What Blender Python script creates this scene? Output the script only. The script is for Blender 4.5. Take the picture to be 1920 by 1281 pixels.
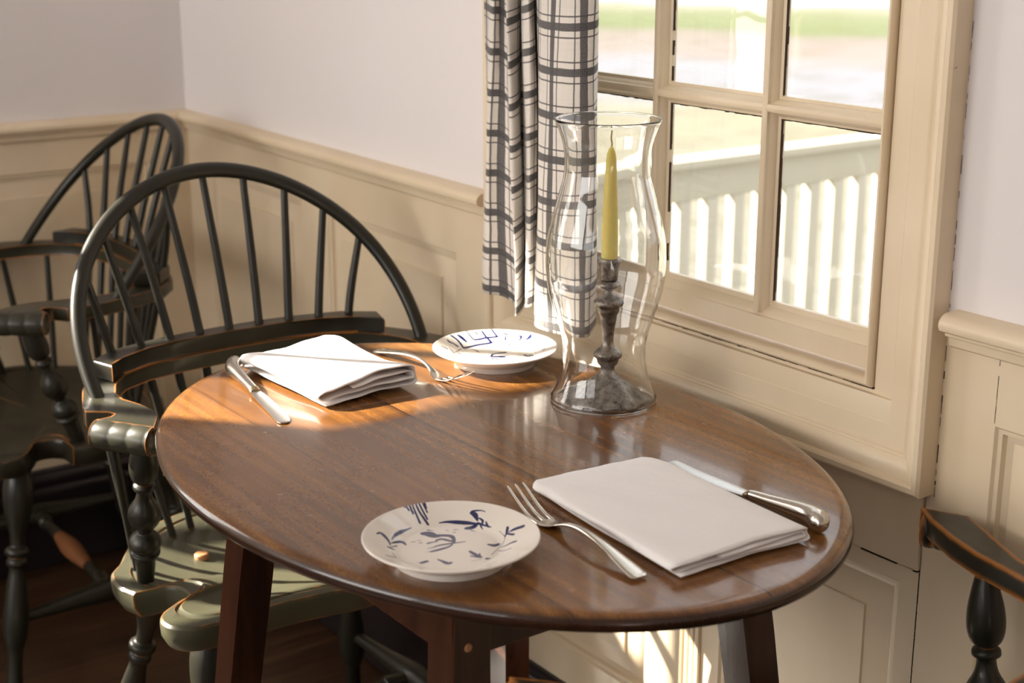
import bpy, bmesh, math, random
from math import sin, cos, pi, sqrt, atan2, radians
from mathutils import Vector, Matrix, noise as mnoise

random.seed(7)
for o in list(bpy.data.objects):
    bpy.data.objects.remove(o, do_unlink=True)
scene = bpy.context.scene
COL = scene.collection

# ------------------------------------------------------------------ camera
CAM_Z = 1.29
F_PX = 2821.0
PITCH = math.atan(807.0 / F_PX)
YAW = radians(35.7205)
cam_data = bpy.data.cameras.new('camera')
cam_data.sensor_width = 36.0
cam_data.lens = F_PX * 36.0 / 1920.0
cam_data.clip_start = 0.05
cam_data.clip_end = 200
cam_data.dof.use_dof = True
cam_data.dof.focus_distance = 1.62
cam_data.dof.aperture_fstop = 6.3
cam = bpy.data.objects.new('camera', cam_data)
COL.objects.link(cam)
cam.location = (0, 0, CAM_Z)
cam.rotation_euler = (pi / 2 - PITCH, 0, -YAW)
scene.camera = cam

# ------------------------------------------------------------------ light
world = bpy.data.worlds.new('world')
scene.world = world
world.use_nodes = True
bg = world.node_tree.nodes['Background']
bg.inputs[0].default_value = (0.97, 0.97, 1.0, 1)
bg.inputs[1].default_value = 1.0

SUN_DIR = Vector((0.65, -0.76, -0.62)).normalized()
sun_data = bpy.data.lights.new('sun', 'SUN')
sun_data.energy = 14.0
sun_data.angle = radians(0.6)
sun_data.color = (1.0, 0.93, 0.80)
sun = bpy.data.objects.new('sun', sun_data)
COL.objects.link(sun)
sun.location = (-3, 4, 5)
sun.rotation_euler = SUN_DIR.to_track_quat('-Z', 'Y').to_euler()

def fill_lamp(name, loc, rot, sx, sy, power, color=(1.0, 0.96, 0.90)):
    d = bpy.data.lights.new(name, 'AREA')
    d.shape = 'RECTANGLE'; d.size = sx; d.size_y = sy
    d.energy = power; d.color = color
    o = bpy.data.objects.new(name, d)
    COL.objects.link(o)
    o.location = loc; o.rotation_euler = rot
    return o
# added fill lamps to brighten the room, at invented left openings and the back window
fill_lamp('fill_left_far', (-2.66, 1.85, 1.575), (0, -math.pi / 2, 0), 1.15, 1.7, 17)
fill_lamp('fill_left_near', (-2.66, 0.10, 1.575), (0, -math.pi / 2, 0), 1.15, 1.4, 3)
fill_lamp('fill_back_window', (-0.25, 2.98, 1.385), (-math.pi / 2, 0, 0), 0.62, 1.2, 6)

scene.view_settings.view_transform = 'Standard'
scene.view_settings.look = 'None'
scene.view_settings.exposure = 1.15
scene.view_settings.gamma = 1.0
scene.view_settings.use_curve_mapping = False

# ------------------------------------------------------------------ materials
def srgb(r, g, b):
    def f(c):
        c /= 255.0
        return c / 12.92 if c <= 0.04045 else ((c + 0.055) / 1.055) ** 2.4
    return (f(r), f(g), f(b), 1)

class NT:
    """small helper around a material node tree"""
    def __init__(s, name):
        s.m = bpy.data.materials.new(name)
        s.m.use_nodes = True
        s.t = s.m.node_tree
        s.b = s.t.nodes['Principled BSDF']
        s.out = s.t.nodes['Material Output']
    def n(s, typ, **kw):
        nd = s.t.nodes.new(typ)
        for k, v in kw.items():
            if k in nd.inputs.keys():
                nd.inputs[k].default_value = v
            else:
                setattr(nd, k, v)
        return nd
    def l(s, a, b):
        s.t.links.new(a, b)
    def coord(s, scale=(1, 1, 1), kind='Object', rot=(0, 0, 0)):
        tc = s.n('ShaderNodeTexCoord')
        mp = s.n('ShaderNodeMapping')
        mp.inputs['Scale'].default_value = scale
        mp.inputs['Rotation'].default_value = rot
        s.l(tc.outputs[kind], mp.inputs[0])
        return mp.outputs[0]
    def noise(s, vec, scale, detail=3, rough=0.5, dist=0.0):
        nd = s.n('ShaderNodeTexNoise', Scale=scale, Detail=detail, Roughness=rough, Distortion=dist)
        s.l(vec, nd.inputs['Vector'])
        return nd.outputs['Fac']
    def ramp(s, fac, stops, interp='LINEAR'):
        nd = s.n('ShaderNodeValToRGB')
        cr = nd.color_ramp
        cr.interpolation = interp
        while len(cr.elements) < len(stops):
            cr.elements.new(0.5)
        for e, (p, c) in zip(cr.elements, stops):
            e.position = p
            e.color = c if isinstance(c, tuple) else (c, c, c, 1)
        s.l(fac, nd.inputs[0])
        return nd.outputs[0]
    def mix(s, fac, a, b, blend='MIX'):
        nd = s.n('ShaderNodeMix', data_type='RGBA', blend_type=blend)
        for sock, v in ((nd.inputs[0], fac), (nd.inputs[6], a), (nd.inputs[7], b)):
            if hasattr(v, 'is_linked'):
                s.l(v, sock)
            else:
                sock.default_value = v
        return nd.outputs[2]
    def math(s, op, a, b=0.0, c=0.0):
        nd = s.n('ShaderNodeMath', operation=op)
        for sock, v in zip(nd.inputs, (a, b, c)):
            if hasattr(v, 'is_linked'):
                s.l(v, sock)
            else:
                sock.default_value = v
        return nd.outputs[0]
    def bump(s, h, strength=0.3, dist=0.001):
        nd = s.n('ShaderNodeBump', Strength=strength, Distance=dist)
        s.l(h, nd.inputs['Height'])
        s.l(nd.outputs[0], s.b.inputs['Normal'])
        return nd
    def set(s, **kw):
        names = dict(color='Base Color', rough='Roughness', metal='Metallic', spec='Specular IOR Level',
                     coat='Coat Weight', coatr='Coat Roughness', sheen='Sheen Weight', sss='Subsurface Weight')
        for k, v in kw.items():
            i = s.b.inputs[names[k]]
            if hasattr(v, 'is_linked'):
                s.l(v, i)
            else:
                i.default_value = v
        return s

def mat_cream():
    s = NT('cream_paint')
    v = s.coord()
    big = s.noise(v, 6, 3)
    vert = s.noise(s.coord((60, 60, 4)), 1.5, 3)
    col = s.mix(s.ramp(big, [(0.35, 0.0), (0.7, 1.0)]), srgb(222, 202, 170), srgb(230, 212, 184))
    # dark chips in the paint
    chip = s.ramp(s.noise(v, 75, 4, 0.7), [(0.735, 0.0), (0.75, 1.0)])
    col = s.mix(chip, col, srgb(150, 120, 84))
    s.set(color=col, rough=0.36, spec=0.5)
    h = s.math('ADD', s.math('MULTIPLY', vert, 0.7), s.noise(v, 45, 4, 0.6))
    s.bump(h, 0.28, 0.0015)
    return s.m

def mat_plaster():
    s = NT('white_plaster')
    v = s.coord()
    col = s.mix(s.noise(v, 2.0, 3), srgb(224, 217, 214), srgb(231, 226, 226))
    s.set(color=col, rough=0.6)
    s.bump(s.math('ADD', s.noise(s.coord((1, 1, 0.35)), 120, 4, 0.6), s.noise(v, 14, 3)), 0.25, 0.0012)
    return s.m

def mat_tablewood():
    s = NT('walnut_tabletop')
    tc = s.n('ShaderNodeTexCoord')
    sep = s.n('ShaderNodeSeparateXYZ')
    s.l(tc.outputs['Object'], sep.inputs[0])
    X, Y = sep.outputs[0], sep.outputs[1]
    # plank index from the board joints (object space x)
    cuts = (-0.165, -0.007, 0.14)
    idx = None
    for c in cuts:
        g = s.math('GREATER_THAN', X, c)
        idx = g if idx is None else s.math('ADD', idx, g)
    comb = s.n('ShaderNodeCombineXYZ')
    s.l(X, comb.inputs[0]); s.l(Y, comb.inputs[1]); s.l(s.math('MULTIPLY', idx, 1.7), comb.inputs[2])
    def mapped(sc):
        mp = s.n('ShaderNodeMapping'); mp.inputs['Scale'].default_value = sc
        s.l(comb.outputs[0], mp.inputs[0]); return mp.outputs[0]
    g1 = s.noise(mapped((24, 1.5, 1)), 1.0, 5, 0.6, 0.35)
    rings_ = s.n('ShaderNodeTexWave', Scale=1.0, Distortion=3.5, Detail=3.0)
    rings_.inputs['Detail Scale'].default_value = 1.0
    s.l(mapped((16, 1.1, 1)), rings_.inputs['Vector'])
    fig = rings_.outputs['Fac']
    fleck = s.noise(mapped((1100, 170, 1)), 1.0, 3, 0.6)
    blot = s.noise(mapped((5, 3, 1)), 1.0, 3)
    c = s.ramp(g1, [(0.30, srgb(78, 47, 19)), (0.5, srgb(128, 82, 34)), (0.70, srgb(174, 120, 58))])
    c = s.mix(s.math('MULTIPLY', s.ramp(fig, [(0.35, 0.0), (0.9, 1.0)]), 0.45), c, srgb(84, 50, 26))
    c = s.mix(s.math('MULTIPLY', s.ramp(fleck, [(0.42, 0.0), (0.60, 1.0)]), 0.62), c, srgb(74, 48, 28))
    c = s.mix(s.math('MULTIPLY', s.ramp(blot, [(0.4, 0.0), (0.65, 1.0)]), 0.35), c, srgb(166, 112, 64))
    plank = s.ramp(s.math('MULTIPLY', idx, 0.3), [(0.0, 0.92), (0.3, 0.80), (0.6, 1.0), (0.9, 0.88)], 'CONSTANT')
    c = s.mix(1.0, c, plank, 'MULTIPLY')
    # joints
    j = None
    wob = s.math('MULTIPLY', s.math('SUBTRACT', s.noise(mapped((1, 9, 1)), 1.0, 3), 0.5), 0.0016)
    for cut, w, k in ((-0.165, 0.0005, 0.6), (-0.007, 0.0009, 1.0), (0.14, 0.0004, 0.5)):
        d = s.math('ABSOLUTE', s.math('SUBTRACT', s.math('ADD', X, wob), cut))
        q = s.math('MULTIPLY', s.math('LESS_THAN', d, w), k)
        j = q if j is None else s.math('MAXIMUM', j, q)
    c = s.mix(j, c, srgb(28, 16, 10))
    # edge darker than the top
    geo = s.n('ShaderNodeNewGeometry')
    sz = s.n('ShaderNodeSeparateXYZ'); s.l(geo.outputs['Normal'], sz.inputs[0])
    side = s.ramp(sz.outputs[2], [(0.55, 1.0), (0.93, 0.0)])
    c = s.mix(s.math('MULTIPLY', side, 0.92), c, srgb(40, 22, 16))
    s.set(color=c, rough=s.ramp(s.noise(mapped((40, 40, 1)), 1, 4), [(0.3, 0.20), (0.7, 0.28)]), spec=0.35, coat=0.5, coatr=0.08)
    h = s.math('ADD', s.math('MULTIPLY', fleck, 0.5), s.math('MULTIPLY', j, -3))
    s.bump(h, 0.05, 0.0004)
    return s.m

def mat_darkwood(name, c1, c2, rough=0.3, wear=None):
    s = NT(name)
    v = s.coord((30, 30, 2.5))
    g = s.noise(v, 1.2, 5, 0.6, 0.6)
    c = s.ramp(g, [(0.3, c1), (0.7, c2)])
    if wear:
        c = edge_wear(s, c, wear, 0.0016, 0.30, 0.8)
    s.set(color=c, rough=rough, spec=0.5)
    s.bump(g, 0.15, 0.0006)
    return s.m

def edge_wear(s, col, wear, radius, thr, amount=0.55, floor_=0.05):
    bv = s.n('ShaderNodeBevel', Radius=radius); bv.samples = 4
    geo = s.n('ShaderNodeNewGeometry')
    dp = s.n('ShaderNodeVectorMath', operation='DOT_PRODUCT')
    s.l(bv.outputs[0], dp.inputs[0]); s.l(geo.outputs['Normal'], dp.inputs[1])
    e = s.math('SUBTRACT', 1.0, dp.outputs['Value'])
    n = s.noise(s.coord(), 38, 4, 0.65)
    th = s.math('MAXIMUM', s.math('MULTIPLY_ADD', s.math('SUBTRACT', n, 0.5), amount, thr), floor_)
    return s.mix(s.math('GREATER_THAN', e, th), col, wear)

def mat_chair(name='black_green_chair_paint', radius=0.0028, thr=0.20, amount=0.5, floor_=0.07, c1=srgb(27, 25, 19), c2=srgb(40, 38, 28)):
    s = NT(name)
    n = s.noise(s.coord(), 22, 4, 0.6)
    c = s.mix(n, c1, c2)
    c = edge_wear(s, c, srgb(190, 118, 48), radius, thr, amount, floor_)
    s.set(color=c, rough=s.ramp(s.noise(s.coord(), 12, 3), [(0.3, 0.34), (0.7, 0.44)]), spec=0.34, coat=0.14, coatr=0.10)
    s.bump(s.noise(s.coord(), 90, 3), 0.12, 0.0006)
    return s.m

def mat_simple(name, col, rough=0.5, metal=0.0, nscale=None, nstr=0.2, col2=None, nd=0.0008, spec=0.5, **kw):
    s = NT(name)
    if nscale:
        n = s.noise(s.coord(), nscale, 4, 0.6)
        if col2:
            col = s.mix(s.ramp(n, [(0.35, 0.0), (0.65, 1.0)]), col, col2)
        s.bump(n, nstr, nd)
    s.set(color=col, rough=rough, metal=metal, spec=spec, **kw)
    return s.m

def mat_pewter():
    s = NT('old_pewter')
    v = s.coord()
    n = s.noise(v, 90, 5, 0.7)
    m = s.noise(v, 22, 4, 0.6)
    c = s.mix(s.ramp(n, [(0.35, 0.0), (0.65, 1.0)]), srgb(84, 78, 72), srgb(182, 174, 165))
    c = s.mix(s.ramp(m, [(0.45, 0.0), (0.7, 0.7)]), c, srgb(70, 62, 54))
    s.set(color=c, rough=s.ramp(n, [(0.3, 0.52), (0.7, 0.34)]), metal=0.85)
    s.bump(s.math('ADD', n, m), 0.4, 0.0008)
    return s.m

def mat_plate():
    s = NT('glazed_ceramic_blue_motif')
    at = s.n('ShaderNodeAttribute', attribute_name='ink')
    n = s.noise(s.coord(), 420, 3, 0.6)
    f = s.math('ADD', at.outputs['Fac'], s.math('MULTIPLY', s.math('SUBTRACT', n, 0.5), 0.12))
    ink = s.ramp(f, [(0.47, 1.0), (0.53, 0.0)])
    shade = s.mix(s.noise(s.coord(), 160, 3), srgb(18, 22, 64), srgb(34, 42, 104))
    s.set(color=s.mix(ink, srgb(236, 228, 218), shade), rough=0.12, spec=0.5, coat=0.4, coatr=0.05)
    return s.m

def mat_linen(name, col):
    s = NT(name)
    v = s.coord()
    w = s.n('ShaderNodeTexWave', Scale=900.0); s.l(v, w.inputs[0])
    s.set(color=s.mix(s.noise(v, 18, 3), col, tuple(min(1, x * 1.03) for x in col[:3]) + (1,)), rough=0.85, sheen=0.15)
    s.bump(s.math('ADD', s.noise(v, 22, 4, 0.6), s.math('MULTIPLY', s.noise(v, 700, 2), 0.15)), 0.35, 0.0022)
    return s.m

def mat_plaid():
    s = NT('plaid_linen_curtain')
    uv = s.n('ShaderNodeUVMap', uv_map='UVMap')
    sp = s.n('ShaderNodeSeparateXYZ'); s.l(uv.outputs[0], sp.inputs[0])
    P = 0.0535
    wob = s.math('MULTIPLY', s.math('SUBTRACT', s.noise(s.coord(kind='UV'), 60, 2), 0.5), 0.0012)
    def band(c, centre, half, off=0.0):
        t = s.math('ADD', s.math('ADD', c, wob), 10 * P + off)
        f = s.math('SUBTRACT', s.math('MODULO', t, P), P / 2)
        d = s.math('ABSOLUTE', s.math('SUBTRACT', s.math('ABSOLUTE', f), centre))
        return s.math('LESS_THAN', d, half)
    U, V = sp.outputs[0], sp.outputs[1]
    hv = s.math('MAXIMUM', s.math('MULTIPLY', band(V, 0.0, 0.0048), 0.95), s.math('MULTIPLY', band(V, 0.0125, 0.0009), 0.92))
    hu = s.math('MAXIMUM', s.math('MULTIPLY', band(U, 0.0, 0.0050), 0.93), s.math('MULTIPLY', band(U, 0.0125, 0.0010), 0.90))
    dark = s.math('SUBTRACT', 1.0, s.math('MULTIPLY', s.math('SUBTRACT', 1.0, hv), s.math('SUBTRACT', 1.0, hu)))
    weave = s.noise(s.coord((1, 1, 1), 'UV'), 900, 2)
    slub = s.noise(s.coord((14, 260, 1), 'UV'), 1.0, 3)
    slub2 = s.noise(s.coord((320, 10, 1), 'UV'), 1.0, 3)
    base = s.mix(s.math('MULTIPLY', s.math('ADD', slub, slub2), 0.5), srgb(214, 206, 196), srgb(240, 234, 226))
    col = s.mix(s.math('MULTIPLY', dark, s.ramp(weave, [(0.3, 0.82), (0.7, 1.0)])), base, srgb(30, 29, 40))
    s.set(color=col, rough=0.9, sheen=0.2)
    s.bump(s.math('ADD', weave, slub), 0.4, 0.0006)
    # thin cloth lets some daylight through
    tr = s.n('ShaderNodeBsdfTranslucent'); s.l(col, tr.inputs[0])
    mx = s.n('ShaderNodeMixShader', Fac=0.10)
    s.l(s.b.outputs[0], mx.inputs[1]); s.l(tr.outputs[0], mx.inputs[2])
    s.l(mx.outputs[0], s.out.inputs[0])
    return s.m

def mat_thin_glass(name, ior=1.45, tint=(1, 1, 1, 1), rough=0.0, bump=0.0, edge=0.0, bscale=6.0):
    s = NT(name)
    lwf = s.n('ShaderNodeLayerWeight', Blend=0.5)
    fr = s.n('ShaderNodeMath', operation='MULTIPLY_ADD')
    s.l(s.math('POWER', lwf.outputs['Facing'], 4.2), fr.inputs[0]); fr.inputs[1].default_value = 0.85; fr.inputs[2].default_value = 0.035
    gl = s.n('ShaderNodeBsdfGlossy', Roughness=rough)
    tp = s.n('ShaderNodeBsdfTransparent')
    if edge:
        lw = s.n('ShaderNodeLayerWeight', Blend=0.25)
        s.l(s.mix(s.math('MULTIPLY', s.ramp(lw.outputs['Facing'], [(0.55, 0.0), (1.0, 1.0)]), edge), tint, (0.42, 0.42, 0.40, 1)), tp.inputs[0])
    else:
        tp.inputs[0].default_value = tint
    if bump:
        b = s.n('ShaderNodeBump', Strength=bump, Distance=0.004)
        s.l(s.noise(s.coord(), bscale, 2), b.inputs['Height'])
        s.l(b.outputs[0], gl.inputs['Normal'])
    mx = s.n('ShaderNodeMixShader')
    s.l(fr.outputs[0], mx.inputs[0]); s.l(tp.outputs[0], mx.inputs[1]); s.l(gl.outputs[0], mx.inputs[2])
    s.l(mx.outputs[0], s.out.inputs[0])
    return s.m

def mat_solid_glass(name):
    s = NT(name)
    g = s.n('ShaderNodeBsdfGlass', IOR=1.47, Roughness=0.0)
    g.inputs[0].default_value = (0.985, 0.985, 0.98, 1)
    b = s.n('ShaderNodeBump', Strength=0.12, Distance=0.003)
    s.l(s.noise(s.coord(), 26, 2), b.inputs['Height']); s.l(b.outputs[0], g.inputs['Normal'])
    s.l(g.outputs[0], s.out.inputs[0])
    return s.m

def mat_floor():
    s = NT('old_floorboards')
    tc = s.n('ShaderNodeTexCoord')
    sep = s.n('ShaderNodeSeparateXYZ'); s.l(tc.outputs['Object'], sep.inputs[0])
    q = s.math('DIVIDE', sep.outputs[1], 0.145)
    idx = s.math('FLOOR', q)
    fr = s.math('FRACT', q)
    comb = s.n('ShaderNodeCombineXYZ')
    s.l(sep.outputs[0], comb.inputs[0]); s.l(sep.outputs[1], comb.inputs[1]); s.l(s.math('MULTIPLY', idx, 3.1), comb.inputs[2])
    mp = s.n('ShaderNodeMapping'); mp.inputs['Scale'].default_value = (2.0, 28, 1); s.l(comb.outputs[0], mp.inputs[0])
    g = s.noise(mp.outputs[0], 1.3, 6, 0.6, 0.9)
    c = s.ramp(g, [(0.3, srgb(40, 26, 17)), (0.55, srgb(66, 44, 29)), (0.8, srgb(90, 63, 43))])
    gap = s.math('LESS_THAN', fr, 0.022)
    c = s.mix(gap, c, srgb(20, 12, 8))
    s.set(color=c, rough=0.32, spec=0.45)
    s.bump(s.math('SUBTRACT', g, s.math('MULTIPLY', gap, 2.0)), 0.25, 0.002)
    return s.m

def mat_ground():
    s = NT('yard_ground')
    tc = s.n('ShaderNodeTexCoord')
    sep = s.n('ShaderNodeSeparateXYZ'); s.l(tc.outputs['Object'], sep.inputs[0])
    d = s.math('MULTIPLY', s.math('ADD', sep.outputs[0], sep.outputs[1]), 0.7071)
    lat = s.math('MULTIPLY', s.math('SUBTRACT', sep.outputs[0], sep.outputs[1]), 0.10)
    w = s.math('MULTIPLY', s.math('SUBTRACT', s.noise(s.coord(), 0.35, 4, 0.6), 0.5), 5.0)
    f = s.math('DIVIDE', s.math('ADD', s.math('ADD', d, w), lat), 50.0)
    c = s.ramp(f, [(0.0, srgb(132, 128, 122)), (0.24, srgb(140, 134, 120)), (0.33, srgb(140, 134, 116)), (0.355, srgb(134, 132, 138)),
                   (0.43, srgb(136, 134, 140)), (0.47, srgb(140, 128, 124)), (0.545, srgb(132, 122, 114)), (0.575, srgb(112, 118, 84)),
                   (0.66, srgb(124, 126, 98)), (0.70, srgb(142, 138, 122)), (0.76, srgb(190, 188, 182))])
    pat = s.noise(s.coord(), 1.6, 5, 0.65)
    c = s.mix(s.math('MULTIPLY', s.ramp(pat, [(0.5, 0.0), (0.62, 1.0)]), 0.3), c, srgb(104, 98, 74))
    s.set(color=s.mix(1.0, c, (0.72, 0.74, 0.76, 1), 'MULTIPLY'), rough=0.9, spec=0.1)
    return s.m

M = dict(
    cream=mat_cream(), plaster=mat_plaster(), table=mat_tablewood(),
    leg=mat_darkwood('dark_table_leg_wood', srgb(44, 26, 18), srgb(72, 42, 28), 0.2, srgb(120, 66, 38)),
    chair=mat_chair(),
    chair_rubbed_lit=mat_chair('rubbed_edge_sunlit_arm_paint', 0.0034, 0.12, 0.60, 0.03, srgb(40, 38, 29), srgb(56, 54, 41)),  # edges rubbed by wear; lighter base paints sun onto the arms
    chair_seat=mat_chair('sunlit_olive_seat_paint', 0.0034, 0.12, 0.60, 0.03, srgb(62, 60, 46), srgb(80, 78, 60)),  # lightened copy: sunlight painted into the seat colour
    chair_seat_shaded=mat_chair('shaded_seat_paint', 0.0034, 0.12, 0.60, 0.03, srgb(34, 32, 24), srgb(48, 46, 34)),  # darker copy of the seat paint, for seats out of the sun
    chair_worn=mat_chair('worn_edge_chair_paint', 0.0085, 0.05, 0.24, 0.010),
    plug=mat_simple('bare_orange_wood', srgb(196, 140, 96), 0.5, nscale=60),
    worn=mat_simple('worn_bare_stretcher', srgb(124, 76, 42), 0.5, nscale=60),
    silver=mat_simple('polished_silverware', srgb(206, 200, 190), 0.17, 1.0, 60, 0.05),
    blade=mat_simple('satin_steel_blade', srgb(196, 194, 190), 0.26, 1.0, 200, 0.06),
    ferrule=mat_simple('tarnished_ferrule', srgb(150, 132, 104), 0.35, 0.9, 120, 0.1),
    pewter=mat_pewter(), plate=mat_plate(),
    linen=mat_linen('white_napkin_linen', srgb(238, 234, 232)),
    wax=mat_simple('yellow_beeswax', srgb(255, 226, 130), 0.42, 0.0, 40, 0.1, sss=1.0),
    wick=mat_simple('waxed_wick', srgb(176, 150, 84), 0.7),
    glass=mat_thin_glass('old_window_glass', 1.45, (0.89, 0.90, 0.895, 1), 0.0, 0.5),
    hurricane=mat_solid_glass('clear_blown_glass'),
    plaid=mat_plaid(), floor=mat_floor(), ground=mat_ground(),
    black=mat_simple('black_baseboard_paint', srgb(34, 28, 30), 0.28, nscale=40, nstr=0.2),
    dirt_shade=mat_simple('joint_grime_and_shade', srgb(62, 44, 26), 0.9),  # joint grime, also the painted shadow beside the casing
    railing=mat_simple('white_railing_paint', srgb(200, 192, 172), 0.5, nscale=20),
    ceiling=mat_simple('ceiling_white', srgb(228, 222, 214), 0.8, nscale=30),
    iron=mat_simple('curtain_rod_metal', srgb(60, 52, 44), 0.5, 0.8),
)
M['wax'].node_tree.nodes['Principled BSDF'].inputs['Subsurface Radius'].default_value = (0.035, 0.025, 0.010)

# ------------------------------------------------------------------ geometry helpers
def new_obj(name, bm, mat, parent=None, smooth=35, mats=None):
    me = bpy.data.meshes.new(name)
    bmesh.ops.recalc_face_normals(bm, faces=bm.faces)
    bm.to_mesh(me); bm.free()
    for m_ in (mats or [mat]):
        me.materials.append(m_)
    if smooth:
        for p in me.polygons:
            p.use_smooth = True
        me.set_sharp_from_angle(angle=radians(smooth))
    o = bpy.data.objects.new(name, me)
    COL.objects.link(o)
    if parent:
        o.parent = parent
    return o

def tag(o, label=None, cat=None, group=None, kind=None):
    if label: o['label'] = label
    if cat: o['category'] = cat
    if group: o['group'] = group
    if kind: o['kind'] = kind
    return o

def structure(name, bm, mat, **k):
    o = new_obj(name, bm, mat, **k)
    o['kind'] = 'structure'
    return o

def empty(name, loc=(0, 0, 0), rz=0):
    o = bpy.data.objects.new(name, None)
    COL.objects.link(o)
    o.location = loc
    o.rotation_euler = (0, 0, rz)
    o.empty_display_size = 0.1
    return o

def add_box(bm, x0, x1, y0, y1, z0, z1, bevel=0.0):
    r = bmesh.ops.create_cube(bm, size=1)
    vs = r['verts']
    for v in vs:
        v.co = Vector(((x0 + x1) / 2 + v.co.x * (x1 - x0), (y0 + y1) / 2 + v.co.y * (y1 - y0), (z0 + z1) / 2 + v.co.z * (z1 - z0)))
    if bevel:
        es = list({e for v in vs for e in v.link_edges})
        bmesh.ops.bevel(bm, geom=es, offset=bevel, segments=2, affect='EDGES', profile=0.5)

def catmull(pts, n=6, closed=False):
    P = [Vector(p) for p in pts]
    out = []
    m = len(P)
    rng = range(m if closed else m - 1)
    for i in rng:
        if closed:
            a, b, c, d = P[(i - 1) % m], P[i], P[(i + 1) % m], P[(i + 2) % m]
        else:
            b, c = P[i], P[i + 1]
            a = P[i - 1] if i else b * 2 - c
            d = P[i + 2] if i + 2 < m else c * 2 - b
        for k in range(n):
            t = k / n
            out.append(0.5 * ((2 * b) + (c - a) * t + (2 * a - 5 * b + 4 * c - d) * t * t + (3 * b - a - 3 * c + d) * t ** 3))
    if not closed:
        out.append(P[-1].copy())
    return out

def ring_mesh(bm, rings, cap=True, closed_ring=True, closed_path=False):
    R = [[bm.verts.new(p) for p in r] for r in rings]
    n = len(R[0])
    pairs = list(zip(R[:-1], R[1:]))
    if closed_path:
        pairs.append((R[-1], R[0]))
    for a, b in pairs:
        for i in range(n if closed_ring else n - 1):
            j = (i + 1) % n
            try:
                bm.faces.new((a[i], a[j], b[j], b[i]))
            except ValueError:
                pass
    if cap and closed_ring and not closed_path:
        bm.faces.new(list(reversed(R[0])))
        bm.faces.new(R[-1])
    return R

def tube(bm, pts, rad, seg=12, up=None, cap=True, flat=1.0):
    P = [Vector(p) for p in pts]
    n = len(P)
    rings = []
    prev = None
    for i, p in enumerate(P):
        t = (P[min(i + 1, n - 1)] - P[max(i - 1, 0)]).normalized()
        if prev is None:
            ref = Vector(up) if up else (Vector((0, 0, 1)) if abs(t.z) < 0.9 else Vector((1, 0, 0)))
            u = (ref - t * ref.dot(t)).normalized()
        else:
            u = (prev - t * prev.dot(t)).normalized()
        prev = u
        w = t.cross(u)
        r = rad[i] if isinstance(rad, (list, tuple)) else rad
        rings.append([p + u * cos(2 * pi * k / seg) * r + w * sin(2 * pi * k / seg) * r * flat for k in range(seg)])
    ring_mesh(bm, rings, cap)

def lathe(bm, A, B, prof, seg=20, mod=None, absolute=False, cap=True):
    """prof: (t, r) along A->B; t as a fraction, or metres when absolute"""
    A, B = Vector(A), Vector(B)
    ax = (B - A)
    L = ax.length
    ax.normalize()
    ref = Vector((1, 0, 0)) if abs(ax.x) < 0.8 else Vector((0, 1, 0))
    u = (ref - ax * ref.dot(ax)).normalized()
    w = ax.cross(u)
    rings = []
    for t, r in prof:
        c = A + ax * (t if absolute else t * L)
        ring = []
        for k in range(seg):
            a = 2 * pi * k / seg
            rr = max(r, 1e-5) * (mod(t, a) if mod else 1.0)
            ring.append(c + u * cos(a) * rr + w * sin(a) * rr)
        rings.append(ring)
    ring_mesh(bm, rings, cap)

def smooth_prof(pr, n=5):
    return [(p.x, max(p.y, 1e-5)) for p in (Vector((a, b, 0)) for a, b in pr)] if n <= 1 else \
        [(q.x, max(q.y, 1e-5)) for q in catmull([(a, b, 0) for a, b in pr], n)]

def prism(bm, poly, z0, z1, bevel=0.0, seg=2, zf=None):
    """poly: list of (x, y); optional zf(x, y) offsets"""
    g = zf or (lambda x, y: 0)
    bot = [bm.verts.new((x, y, z0 + g(x, y))) for x, y in poly]
    top = [bm.verts.new((x, y, z1 + g(x, y))) for x, y in poly]
    f1 = bm.faces.new(list(reversed(bot)))
    f2 = bm.faces.new(top)
    n = len(poly)
    for i in range(n):
        j = (i + 1) % n
        bm.faces.new((bot[i], bot[j], top[j], top[i]))
    if bevel:
        es = list(f1.edges) + list(f2.edges)
        bmesh.ops.bevel(bm, geom=es, offset=bevel, segments=seg, affect='EDGES', profile=0.5)

def sweep_profile(bm, prof, frames, closed_path=False):
    """prof: list of (a, b); frames: list of (origin, va, vb)"""
    rings = [[Vector(o) + Vector(va) * a + Vector(vb) * b for a, b in prof] for o, va, vb in frames]
    ring_mesh(bm, rings, cap=False, closed_ring=False, closed_path=closed_path)
    if not closed_path:
        pass

def copy_tree(o, parent=None):
    c = o.copy()
    COL.objects.link(c)
    if parent is not None:
        c.parent = parent
    for ch in [x for x in bpy.data.objects if x.parent == o and x is not c]:
        copy_tree(ch, c)
    return c

# ================================================================== THE ROOM
WX = 1.217            # face of the window wall
YB = 2.87             # face of the back wall
SK = math.atan2(0.033, 1.13)   # the old wall left of the window runs slightly out of line

def wall_object(name, loc, rz, build, mat, kind='structure', smooth=35):
    bm = bmesh.new()
    build(bm)
    o = new_obj(name, bm, mat, smooth=smooth)
    o.location = loc
    o.rotation_euler = (0, 0, rz)
    if kind: o['kind'] = kind
    return o

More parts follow.
